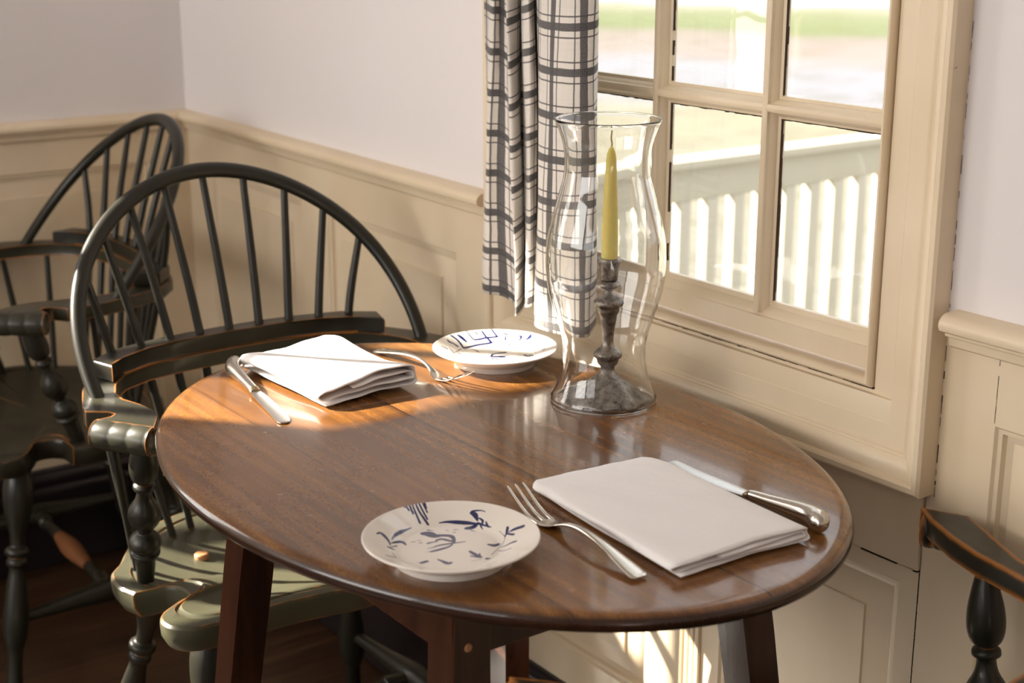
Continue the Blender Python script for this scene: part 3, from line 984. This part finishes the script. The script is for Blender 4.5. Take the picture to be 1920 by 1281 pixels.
P2 = [[91,797,8,79,613,12,124,580,17,257,557,17,387,497,17],[409,668,11,388,514,13],[278,694,13,261,579,15],[-174,740,20,-144,634,17,-159,478,16],[-159,478,18,65,493,16,261,449,17],[261,529,16,260,455,15],[-73,739,13,-56,681,28,-42,585,15],[-288,652,11,-287,603,20,-253,570,14,-230,513,19],[-485,487,11,-445,430,18],[-393,467,6,-397,338,10],[-369,363,5,-202,464,5],[-320,346,16,-283,278,9],[165,722,10,196,701,9,175,654,6],[488,509,11,516,434,11],[487,451,8,429,377,13],[594,317,11,609,273,17,520,207,7],[705,198,15,655,163,27,590,168,8],[400,305,9,422,238,8],[374,252,7,418,265,7],[355,467,3,399,336,3,546,124,5],[181,391,10,237,268,10],[-80,414,13,-63,341,17,-79,252,11],[-81,-25,13,15,64,18,102,61,25,188,40,21],[-101,-69,19,-55,-161,21,81,-251,13],[-35,-38,38,46,-97,43],[104,-79,10,150,-93,10],[315,-192,16,324,-257,22,390,-260,8,336,-364,3],[479,-171,3,438,-287,3],[506,-319,8,552,-310,8]]
PR = 0.079
def plate_z(r):
    pts = [(0, 0.0092), (0.044, 0.0090), (0.048, 0.0096), (0.052, 0.0114), (0.057, 0.0138), (0.068, 0.0182), (0.0762, 0.0216), (0.0782, 0.0221)]
    if r >= pts[-1][0]: return pts[-1][1]
    for (a, za), (b, zb) in zip(pts[:-1], pts[1:]):
        if r <= b:
            t = (r - a) / (b - a)
            return za + (zb - za) * t
def make_plate(loc, strokes, label):
    segs = []
    for s in strokes:
        pts = [(s[i] * 1e-4, s[i + 1] * 1e-4, s[i + 2] * 1e-4) for i in range(0, len(s), 3)]
        if len(pts) > 2:
            sp = catmull(pts, 4)
            pts = [(p.x, p.y, max(p.z, 0.0001)) for p in sp]
        for a, b in zip(pts[:-1], pts[1:]):
            segs.append((a[0], a[1], a[2], b[0] - a[0], b[1] - a[1], b[2] - a[2]))
    cell = 0.008
    gridd = {}
    for q in segs:
        x0, x1 = sorted((q[0], q[0] + q[3])); y0, y1 = sorted((q[1], q[1] + q[4]))
        pad = 0.004
        for i in range(int(math.floor((x0 - pad) / cell)), int(math.floor((x1 + pad) / cell)) + 1):
            for j in range(int(math.floor((y0 - pad) / cell)), int(math.floor((y1 + pad) / cell)) + 1):
                gridd.setdefault((i, j), []).append(q)
    def sd(x, y):
        best = 0.003
        for ax, ay, ar, dx, dy, dr in gridd.get((int(math.floor(x / cell)), int(math.floor(y / cell))), ()):
            L = dx * dx + dy * dy
            t = ((x - ax) * dx + (y - ay) * dy) / L if L > 0 else 0
            t = 0 if t < 0 else (1 if t > 1 else t)
            d = math.hypot(x - ax - dx * t, y - ay - dy * t) - (ar + dr * t)
            if d < best: best = d
        return best
    bm = bmesh.new()
    lay = bm.verts.layers.float.new('ink')
    NS, NR = 420, 118
    prev = None
    c = bm.verts.new((0, 0, plate_z(0)))
    c[lay] = 0.5 + max(-0.5, min(0.5, sd(0, 0) / 0.004))
    for i in range(1, NR + 1):
        r = 0.0782 * i / NR
        z = plate_z(r)
        ring = []
        for k in range(NS):
            a = 2 * pi * k / NS
            x, y = r * cos(a), r * sin(a)
            v = bm.verts.new((x, y, z))
            v[lay] = 0.5 + max(-0.5, min(0.5, sd(x, y) / 0.004))
            ring.append(v)
        if prev is None:
            for k in range(NS):
                bm.faces.new((c, ring[k], ring[(k + 1) % NS]))
        else:
            for k in range(NS):
                j = (k + 1) % NS
                bm.faces.new((prev[k], ring[k], ring[j], prev[j]))
        prev = ring
    for r, z in ((0.0788, 0.0216), (0.0790, 0.0208), (0.0784, 0.0199), (0.0760, 0.0188), (0.066, 0.0140), (0.056, 0.0085), (0.0535, 0.0070), (0.0525, 0.0050), (0.0515, 0.0), (0.0495, 0.0), (0.0485, 0.004), (0.0, 0.005)):
        r = max(r, 1e-4)
        ring = []
        for k in range(NS):
            v = bm.verts.new((r * cos(2 * pi * k / NS), r * sin(2 * pi * k / NS), z)); v[lay] = 1.0
            ring.append(v)
        for k in range(NS):
            j = (k + 1) % NS
            bm.faces.new((prev[k], ring[k], ring[j], prev[j]))
        prev = ring
    o = new_obj('bread_plate', bm, M['plate'], smooth=60)
    o.location = loc
    tag(o, label, 'plate', 'side plates on the table')
    return o
make_plate((0.673, 1.028, T0), P1, 'white ceramic side plate with dark blue leaves at the near edge of the table')
make_plate((1.048, 1.494, T0), P2, 'white ceramic side plate with blue line pattern beside the glass candle shade')

# ================================================================== CUTLERY
def section_loft(bm, secs, seg=14, power=2.6):
    """secs: (x, y, z, half width, half thickness) with the width across the path"""
    n = len(secs)
    rings = []
    for i, (x, y, z, w, h) in enumerate(secs):
        a = Vector(secs[max(i - 1, 0)][:3]); b = Vector(secs[min(i + 1, n - 1)][:3])
        t = (b - a).normalized()
        side = Vector((t.y, -t.x, 0)).normalized()
        up = side.cross(t)
        r = []
        for k in range(seg):
            c, s_ = cos(2 * pi * k / seg), sin(2 * pi * k / seg)
            e = 2.0 / power
            r.append(Vector((x, y, z)) + side * w * math.copysign(abs(c) ** e, c) + up * h * math.copysign(abs(s_) ** e, s_))
        rings.append(r)
    ring_mesh(bm, rings)

def interp_secs(keys, n=6):
    pts = catmull([k[:3] for k in keys], n)
    wh = catmull([(k[3], k[4], 0) for k in keys], n)
    return [(p.x, p.y, p.z, max(q.x, 0.0003), max(q.y, 0.0003)) for p, q in zip(pts, wh)]

def make_fork(loc, rz, label, scale=1.0):
    root = empty('dinner_fork', loc, rz)
    tag(root, label, 'fork', 'forks on the table')
    bm = bmesh.new()
    section_loft(bm, interp_secs([(0, 0.0, 0.0030, 0.0060, 0.0010), (0, 0.003, 0.0032, 0.0085, 0.0016), (0, 0.010, 0.0042, 0.0090, 0.0018), (0, 0.030, 0.0078, 0.0070, 0.0017), (0, 0.060, 0.0128, 0.0045, 0.0018),
                                 (0, 0.090, 0.0145, 0.0031, 0.0019), (0, 0.110, 0.0118, 0.0028, 0.0018), (0, 0.124, 0.0072, 0.0042, 0.0013), (0, 0.132, 0.0042, 0.0080, 0.0010),
                                 (0, 0.142, 0.0022, 0.0105, 0.0009), (0, 0.150, 0.0021, 0.0108, 0.0008)]))
    new_obj('handle', bm, M['silver'], root, smooth=50)
    bm = bmesh.new()   # raised ridge lines along the handle
    for sx in (-1, 1):
        pts = [(sx * 0.0062, 0.004, 0.0046), (sx * 0.0066, 0.012, 0.0060), (sx * 0.0048, 0.034, 0.0098), (sx * 0.0028, 0.060, 0.0142), (sx * 0.0016, 0.085, 0.0160)]
        tube(bm, catmull(pts, 5), 0.0007, 6)
    new_obj('handle_ridge', bm, M['silver'], root, smooth=50)
    for sx in (-1, 0, 1):
        bm = bmesh.new()
        section_loft(bm, interp_secs([(sx * 0.0082, 0.147, 0.0021, 0.0024, 0.0009), (sx * 0.0084, 0.158, 0.0030, 0.0019, 0.0009), (sx * 0.0086, 0.170, 0.0062, 0.0016, 0.0009),
                                     (sx * 0.0087, 0.184, 0.0125, 0.0014, 0.0009), (sx * 0.0087, 0.197, 0.0195, 0.0011, 0.0008), (sx * 0.0087, 0.201, 0.0215, 0.0005, 0.0005)]), 10)
        new_obj('tine', bm, M['silver'], root, smooth=50)
    root.scale = (scale, scale, scale)
    return root

def make_knife(loc, rz, label):
    root = empty('table_knife', loc, rz)
    tag(root, label, 'knife', 'knives on the table')
    bm = bmesh.new()
    section_loft(bm, interp_secs([(0.0, 0.0985, 0.0052, 0.0052, 0.0045), (0.0, 0.090, 0.0058, 0.0060, 0.0052), (0.0, 0.070, 0.0070, 0.0068, 0.0062), (0.0, 0.045, 0.0086, 0.0078, 0.0078),
                                 (-0.0005, 0.026, 0.0096, 0.0088, 0.0090), (-0.0030, 0.013, 0.0104, 0.0096, 0.0098), (-0.0080, 0.004, 0.0108, 0.0098, 0.0102), (-0.0125, -0.0015, 0.0104, 0.0078, 0.0084),
                                 (-0.0155, -0.0045, 0.0100, 0.0025, 0.0030)]), 18, 2.1)
    new_obj('handle', bm, M['silver'], root, smooth=60)
    bm = bmesh.new()
    section_loft(bm, interp_secs([(0, 0.0970, 0.0052, 0.0062, 0.0048), (0, 0.0995, 0.0050, 0.0066, 0.0040), (0, 0.1030, 0.0046, 0.0062, 0.0022)]), 16, 2.2)
    new_obj('ferrule', bm, M['ferrule'], root, smooth=60)
    bm = bmesh.new()
    keys = [(0.0, 0.102, 0.0042, 0.0062), (0.0, 0.112, 0.0038, 0.0072), (0.0004, 0.130, 0.0032, 0.0080), (0.0012, 0.155, 0.0024, 0.0084), (0.0026, 0.185, 0.0016, 0.0088), (0.0046, 0.205, 0.0013, 0.0086),
            (0.0060, 0.213, 0.0013, 0.0074), (0.0066, 0.2175, 0.0013, 0.0050), (0.0068, 0.2190, 0.0013, 0.0015)]
    pts = catmull([k[:3] for k in keys], 5); ws = catmull([(k[3], 0, 0) for k in keys], 5)
    rings = []
    for p, w in zip(pts, ws):
        w = max(w.x, 0.0003)
        rings.append([p + Vector(q) for q in ((-w, 0, 0), (-w * 0.6, 0, 0.0007), (w * 0.5, 0, 0.0010), (w, 0, 0.0008), (w, 0, -0.0006), (w * 0.5, 0, -0.0008), (-w * 0.6, 0, -0.0006))])
    ring_mesh(bm, rings)
    new_obj('blade', bm, M['blade'], root, smooth=40)
    return root

make_fork((0.7780, 0.8930, T0), radians(-3.5), 'silver three-tined fork beside the blue leaf plate, tines towards the middle')
make_fork((0.9500, 1.6200, T0), radians(180 + 2), 'silver three-tined fork in the sunlight, right of the wavy folded napkin')
make_knife((0.9865, 0.8740, T0), radians(1.5), 'silver knife with curved pistol handle at the right end of the table')
make_knife((0.7545, 1.6530, T0), radians(180 - 7), 'sunlit silver knife at the far left of the table, left of the napkin')

# ================================================================== NAPKINS
def make_napkin(loc, w_near, w_far, length, layers, height, label, rz, skew=0.0, wave=0.0, seed=1):
    """folded cloth: a flattened spiral in section, its loops showing at the near end"""
    rnd_ = random.Random(seed)
    half = 0.5
    # spiral section: x in -1..1 (unit half width), z in 0..1
    sec = []
    L = layers
    def lay_z(i): return (i + 0.5) / L
    order = []
    top, bot = L - 1, 0
    # from the outer bottom flap round the outside and inwards
    side = 1
    seq = []
    lo, hi = 0, L - 1
    while lo <= hi:
        seq.append(lo); 
        if hi != lo: seq.append(hi)
        lo += 1; hi -= 1
    x_out = 1.0
    pts = []
    for n_, li in enumerate(seq):
        shrink = 0.030 * (n_ // 2)
        xa = -side * (x_out - shrink)
        xb = side * (x_out - shrink - (0.0 if n_ else 0.0))
        zc = lay_z(li)
        nxt = seq[n_ + 1] if n_ + 1 < len(seq) else None
        steps = 14
        hw0 = w_near / 2
        def bul(a, b): return 0.5 * abs(lay_z(a) - lay_z(b)) * height / hw0 * 1.1
        prv = seq[n_ - 1] if n_ else None
        start = xa + (side * (bul(li, prv) + 0.004 * n_)) if prv is not None else xa * 0.93
        end = xb - side * (bul(li, nxt) + 0.004 * n_) if nxt is not None else xb * 0.35
        start = start if prv is None else last_end
        for k in range(steps + 1):
            t = k / steps
            pts.append((start + (end - start) * t, zc))
        if nxt is not None:
            zc2 = lay_z(nxt)
            for k in range(1, 8):
                a = pi * k / 8
                pts.append((end + side * sin(a) * bul(li, nxt), zc + (zc2 - zc) * (1 - cos(a)) / 2))
            last_end = end
        side = -side
    bm = bmesh.new()
    NY = 30
    rings = []
    for j in range(NY + 1):
        t = j / NY
        y = t * length
        hw = (w_near + (w_far - w_near) * t) / 2
        if t > 0.93: hw *= 1 - 0.10 * ((t - 0.93) / 0.07) ** 2
        ring = []
        for k, (u, v) in enumerate(pts):
            hh = height * (1.0 - 0.30 * max(0, t - 0.85) / 0.15) * (1 + 0.05 * sin(3 * t + u * 2))
            x = u * hw + skew * y + 0.0010 * sin(7 * t + v * 9)
            wz = wave * (0.5 + 0.5 * sin(t * 5.0 + u * 2.2 + 0.6)) * (0.25 + v) + 0.0006 * sin(u * 9 + t * 11)
            yy = y + (0.0024 * sin(v * 8 + u * 3) if j < 3 else 0.0)
            ring.append((x, yy, 0.0009 + v * hh * (1 - 0.04 * abs(u) ** 6) + max(0, wz)))
        rings.append(ring)
    ring_mesh(bm, rings, cap=False, closed_ring=False)
    o = new_obj('napkin', bm, M['linen'], smooth=80)
    sm = o.modifiers.new('thickness', 'SOLIDIFY'); sm.thickness = 0.0013; sm.offset = 0
    o.location = loc
    o.rotation_euler = (0, 0, rz)
    tag(o, label, 'napkin', 'folded napkins on the table')
    return o
make_napkin((0.877, 0.872, T0), 0.154, 0.150, 0.236, 4, 0.0150, 'flat folded white napkin in the shade between fork and knife', radians(-4), 0.0, 0.0, 2)
make_napkin((0.8445, 1.460, T0), 0.134, 0.142, 0.196, 4, 0.0235, 'wavy folded white napkin in bright sunlight at the far end', radians(2), 0.0, 0.0080, 4)

# ================================================================== WINDSOR ARMCHAIRS
POST = [(0, .010), (.05, .013), (.14, .0175), (.22, .0185), (.28, .015), (.305, .0095), (.32, .0135), (.345, .0138), (.36, .0095), (.42, .0115), (.48, .019), (.53, .0215), (.58, .018),
        (.63, .010), (.65, .009), (.665, .014), (.70, .0200), (.74, .0210), (.765, .0165), (.775, .0165), (.785, .0195), (.80, .0190), (.815, .0140), (.9, .0128), (1, .0110)]
LEG = [(0, .014), (.03, .017), (.08, .0225), (.14, .0250), (.22, .0220), (.30, .0135), (.34, .0120), (.355, .0125), (.365, .0185), (.385, .0200), (.40, .0130), (.41, .0165), (.43, .0170), (.445, .0125), (.52, .0165), (.62, .0210),
       (.70, .0215), (.76, .0165), (.79, .0130), (.86, .0125), (.93, .0145), (1, .0120)]
STR = [(0, .0085), (.12, .0105), (.30, .0150), (.42, .0195), (.5, .0215), (.58, .0195), (.70, .0150), (.88, .0105), (1, .0085)]
SEAT_HALF = [(0, .250), (.06, .240), (.12, .234), (.19, .237), (.236, .232), (.258, .210), (.256, .178), (.226, .156), (.202, .142), (.200, .118), (.212, .102), (.224, .0975), (.2555, .0955), (.2575, .0925), (.266, .060), (.258, .020),
             (.236, -.006), (.214, -.040), (.180, -.085), (.110, -.122)]
RAIL_A = dict(outer=[(0, -.146), (.06, -.145), (.12, -.140), (.18, -.124), (.225, -.09), (.255, -.04), (.270, 0), (.281, .03), (.285, .051), (.273, .060), (.261, .069), (.257, .082), (.266, .090), (.285, .088)],
              inner=[(.238, .158), (.227, .138), (.215, .115), (.212, .09), (.218, .06), (.228, .03), (.226, 0), (.212, -.035), (.185, -.07), (.14, -.093), (.08, -.103), (0, -.106)],
              scroll=((.286, .086), (.238, .158)), foot=.25, post=((.240, .125), (.226, .062)))
RAIL_C = dict(outer=[(0, -.146), (.06, -.145), (.11, -.138), (.16, -.112), (.19, -.070), (.205, -.02), (.218, .020), (.238, .052), (.254, .078), (.266, .098), (.275, .113)],
              inner=[(.258, .158), (.238, .133), (.216, .092), (.201, .056), (.187, .002), (.176, -.035), (.15, -.07), (.11, -.093), (.06, -.103), (0, -.106)],
              scroll=((.270, .116), (.256, .152)), foot=.192, post=((.206, .046), (.204, .020)))
RAIL_C = {k: ([(x + .0175 if x > .14 else x, y) for x, y in v] if k in ('outer', 'inner') else
              (tuple((x + .0175, y) for x, y in v) if k in ('scroll', 'post') else v + .0175)) for k, v in RAIL_C.items()}
RAIL_B = dict(outer=[(x, y + (.042 if y > .04 else 0)) for x, y in RAIL_A['outer']], inner=[(x, y + (.042 if y > .05 else 0)) for x, y in RAIL_A['inner']],
              scroll=tuple((x, y + .042) for x, y in RAIL_A['scroll']), foot=.25, post=((.244, .150), (.226, .075)))
SZ = 0.44

def mirror_poly(outer, inner):
    right = list(outer) + list(inner)
    left = [(-x, y) for x, y in reversed(right) if x > 1e-6]
    # right: outer from back centre round to the inner back centre; left closes the horseshoe
    o_l = [(-x, y) for x, y in outer[1:]]
    i_l = [(-x, y) for x, y in inner[:-1]]
    return list(outer) + list(inner) + list(reversed(i_l)) + list(reversed(o_l))

def make_chair(label, R, bow_w, high_back=True, rubbed='chair_rubbed_lit', seat='chair_seat_shaded'):
    root = empty('windsor_armchair')
    tag(root, label, 'chair', 'black windsor armchairs')
    cm = M['chair']
    # seat: polar grid inside the scalloped outline
    half = SEAT_HALF
    full = half + [(0, -.138)] + [(-x, y) for x, y in reversed(half) if x > 0]
    out = catmull([(x, y, 0) for x, y in full], 5, closed=True)
    cx, cyy = 0.0, 0.055
    bm = bmesh.new()
    rings = []
    def at(s, z): return [(cx + (p.x - cx) * s, cyy + (p.y - cyy) * s, z) for p in out]
    for s, z in ((0.90, SZ - .040), (0.965, SZ - .036), (0.995, SZ - .022), (1.0, SZ - .008), (0.997, SZ - .003), (0.985, SZ), (0.95, SZ), (0.90, SZ - .0005), (0.885, SZ - .003), (0.87, SZ - .003), (0.855, SZ - .001),
                 (0.80, SZ - .003), (0.70, SZ - .008), (0.55, SZ - .014), (0.35, SZ - .018), (0.15, SZ - .019)):
        rings.append(at(s, z))
    ring_mesh(bm, rings)
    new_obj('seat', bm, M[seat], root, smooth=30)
    # arm rail
    bm = bmesh.new()
    prism(bm, mirror_poly(R['outer'], R['inner']), .660, .682, .0012, 2)
    rl = new_obj('arm_rail', bm, M[rubbed], root, smooth=30)
    # raised crest along the back of the rail
    bm = bmesh.new()
    if not high_back: bm.free(); bm = None
    oo = [(x * 1.0, y + .004) for x, y in R['outer'] if y < -.05]
    ii = [(x * 1.0, y - .006) for x, y in R['inner'] if y < -.03]
    k = oo[-1]
    if bm:
        prism(bm, mirror_poly(oo, ii), .6822, .706, .004, 3)
        new_obj('arm_crest', bm, cm, rl, smooth=30)
    # scrolled hands
    for sx in (-1, 1):
        (ax, ay), (bx, by) = R['scroll']
        A = Vector((sx * ax, ay, .6625)); B = Vector((sx * bx, by, .6625))
        prof = [(0, .0), (0.001, .007), (0.02, .0105), (0.021, .0135), (0.0, .0165), (0.02, .0190)]
        n = 30
        for i in range(n + 1):
            t = 0.05 + 0.90 * i / n
            prof.append((t, .0182 + .0012 * abs(sin(pi * 3 * (t - .05) / .9)) ** 0.7))
        prof += [(0.98, .0190), (1.0, .0165), (0.979, .0135), (0.98, .0105), (1.0, .007), (1.0, .0)]
        bm = bmesh.new(); lathe(bm, A, B, prof, 28)
        new_obj('carved_hand', bm, M[rubbed], rl, smooth=40)
        # arm post
        (tx, ty), (px_, py_) = R['post']
        bm = bmesh.new(); lathe(bm, (sx * tx, ty, .661), (sx * px_, py_, SZ - .002), smooth_prof(POST, 3), 22)
        new_obj('arm_post', bm, cm, root, smooth=60)
        # short spindles under the arm
        f = R['foot']
        for (ty2, by2, bx2) in ((-.035, -.022, .205), (.045, .022, .222)):
            if not high_back and ty2 > 0: continue
            tx2 = f + (.004 if ty2 > 0 else -.014)
            bm = bmesh.new(); lathe(bm, (sx * tx2, ty2, .661), (sx * bx2 * (f / .25), by2, SZ - .003), [(0, .005), (.5, .0062), (1, .0055)], 12)
            new_obj('short_spindle', bm, cm, root, smooth=60)
    # bow
    TILT = radians(38); H = 0.315
    def bow(a):
        m = min(a, pi - a)
        s = bow_w * cos(a) * (1 + .06 * sin(2 * m)); h = H * sin(a)
        return Vector((s, -h * sin(TILT), .68 + h * cos(TILT)))
    pts = [bow(pi * i / 60) for i in range(61)]
    pts = [pts[0] + Vector((0, .010, -.018))] + pts + [pts[-1] + Vector((0, .010, -.018))]
    if high_back:
      bm = bmesh.new(); tube(bm, pts, [0.0088 + .0016 * sin(pi * i / (len(pts) - 1)) for i in range(len(pts))], 16, flat=1.12)
      new_obj('bow', bm, cm, root, smooth=60)
    # nine long spindles from the seat through the rail to the bow
    tops = {0: 0, 1: .062, 2: .121, 3: .172, 4: .214}
    sc = bow_w / .25
    for k in range(-4, 5):
        ak = abs(k); sg = 1 if k >= 0 else -1
        xt = tops[ak] * sc
        lo, hi = 0.0, pi / 2
        for _ in range(40):
            mid = (lo + hi) / 2
            if bow(mid).x > xt: lo = mid
            else: hi = mid
        T = bow(lo)
        # keep on the upper part of the bow
        xr = .046 * ak * (R['foot'] / .25) ** 0.5
        yr = -.124 + .020 * (ak / 4) ** 2
        P0 = Vector((sg * .034 * ak, -.090 + .034 * (ak / 4) ** 2, SZ - .004)); Pm = Vector((sg * xr, yr, .69 if high_back else .679)); P2_ = Vector((sg * T.x, T.y, T.z))
        P2_.z -= .004
        path = catmull([P0, Pm, P2_] if high_back else [P0, P0.lerp(Pm, .5), Pm], 8)
        n = len(path)
        bm = bmesh.new(); tube(bm, path, [.0052 + .0011 * sin(pi * min(1, i / (n - 1) * 1.0)) for i in range(n)], 12)
        new_obj('spindle', bm, cm, root, smooth=60)
    # legs and stretchers
    tips = {}
    for sx in (-1, 1):
        for nm, (tx, ty), (bx, by) in (('f', (.185, .165), (.235, .225)), ('r', (.150, -.060), (.215, -.180))):
            A = Vector((sx * tx, ty, SZ - .028)); B = Vector((sx * bx, by, 0))
            bm = bmesh.new(); lathe(bm, A, B, smooth_prof(LEG, 3), 20)
            new_obj('leg', bm, cm, root, smooth=60)
            tips[(sx, nm)] = (A, B)
    def on_leg(sx, nm, f):
        A, B = tips[(sx, nm)]; return A.lerp(B, f)
    mids = {}
    for sx in (-1, 1):
        a = on_leg(sx, 'f', .66); b = on_leg(sx, 'r', .62)
        mids[sx] = (a + b) / 2
        bm = bmesh.new(); lathe(bm, a, b, smooth_prof(STR, 4), 18)
        new_obj('side_stretcher', bm, cm, root, smooth=60)
    bm = bmesh.new()
    lathe(bm, mids[-1], mids[1], smooth_prof([(0, .009), (.06, .012), (.11, .0145), (.13, .0145), (.15, .010), (.28, .0105), (.42, .0165), (.5, .0185), (.58, .0165), (.72, .0105), (.85, .010), (.87, .0145), (.89, .0145), (.94, .012), (1, .009)], 3), 18)
    o = new_obj('centre_stretcher', bm, cm, root, smooth=60, mats=[cm, M['worn']])
    for p in o.data.polygons:
        if -.085 < p.center.x < .075 and p.normal.z > -.35: p.material_index = 1
    o['label'] = 'stretcher with its paint worn off in the middle'
    # wooden plug in the seat
    bm = bmesh.new(); lathe(bm, (.125, .014, SZ - .016), (.125, .014, SZ - .0065), [(0, .010), (.8, .010), (1, .0085)], 20)
    o = new_obj('wooden_plug', bm, M['plug'], root); o['label'] = 'bare orange wooden plug'
    return root

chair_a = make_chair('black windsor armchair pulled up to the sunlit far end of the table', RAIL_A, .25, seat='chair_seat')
chair_a.location = (.900, 1.830, 0); chair_a.rotation_euler = (0, 0, pi)
chair_b = make_chair('dark windsor armchair turned sideways in the far corner of the room', RAIL_B, .25)
chair_b.location = (.880, 2.575, 0); chair_b.rotation_euler = (0, 0, pi / 2 - .03)
chair_c = make_chair('dark windsor armchair at the bottom right, only its arm with worn orange edges in view', RAIL_C, .192, False, 'chair_worn')
chair_c.location = (.9165, .743, 0); chair_c.rotation_euler = (0, 0, radians(4.4)); chair_c.scale = (1, 1, 1.03)
for ch in chair_c.children:
    if ch.name.startswith('seat'):
        ch.scale = (1, 0.92, 1)
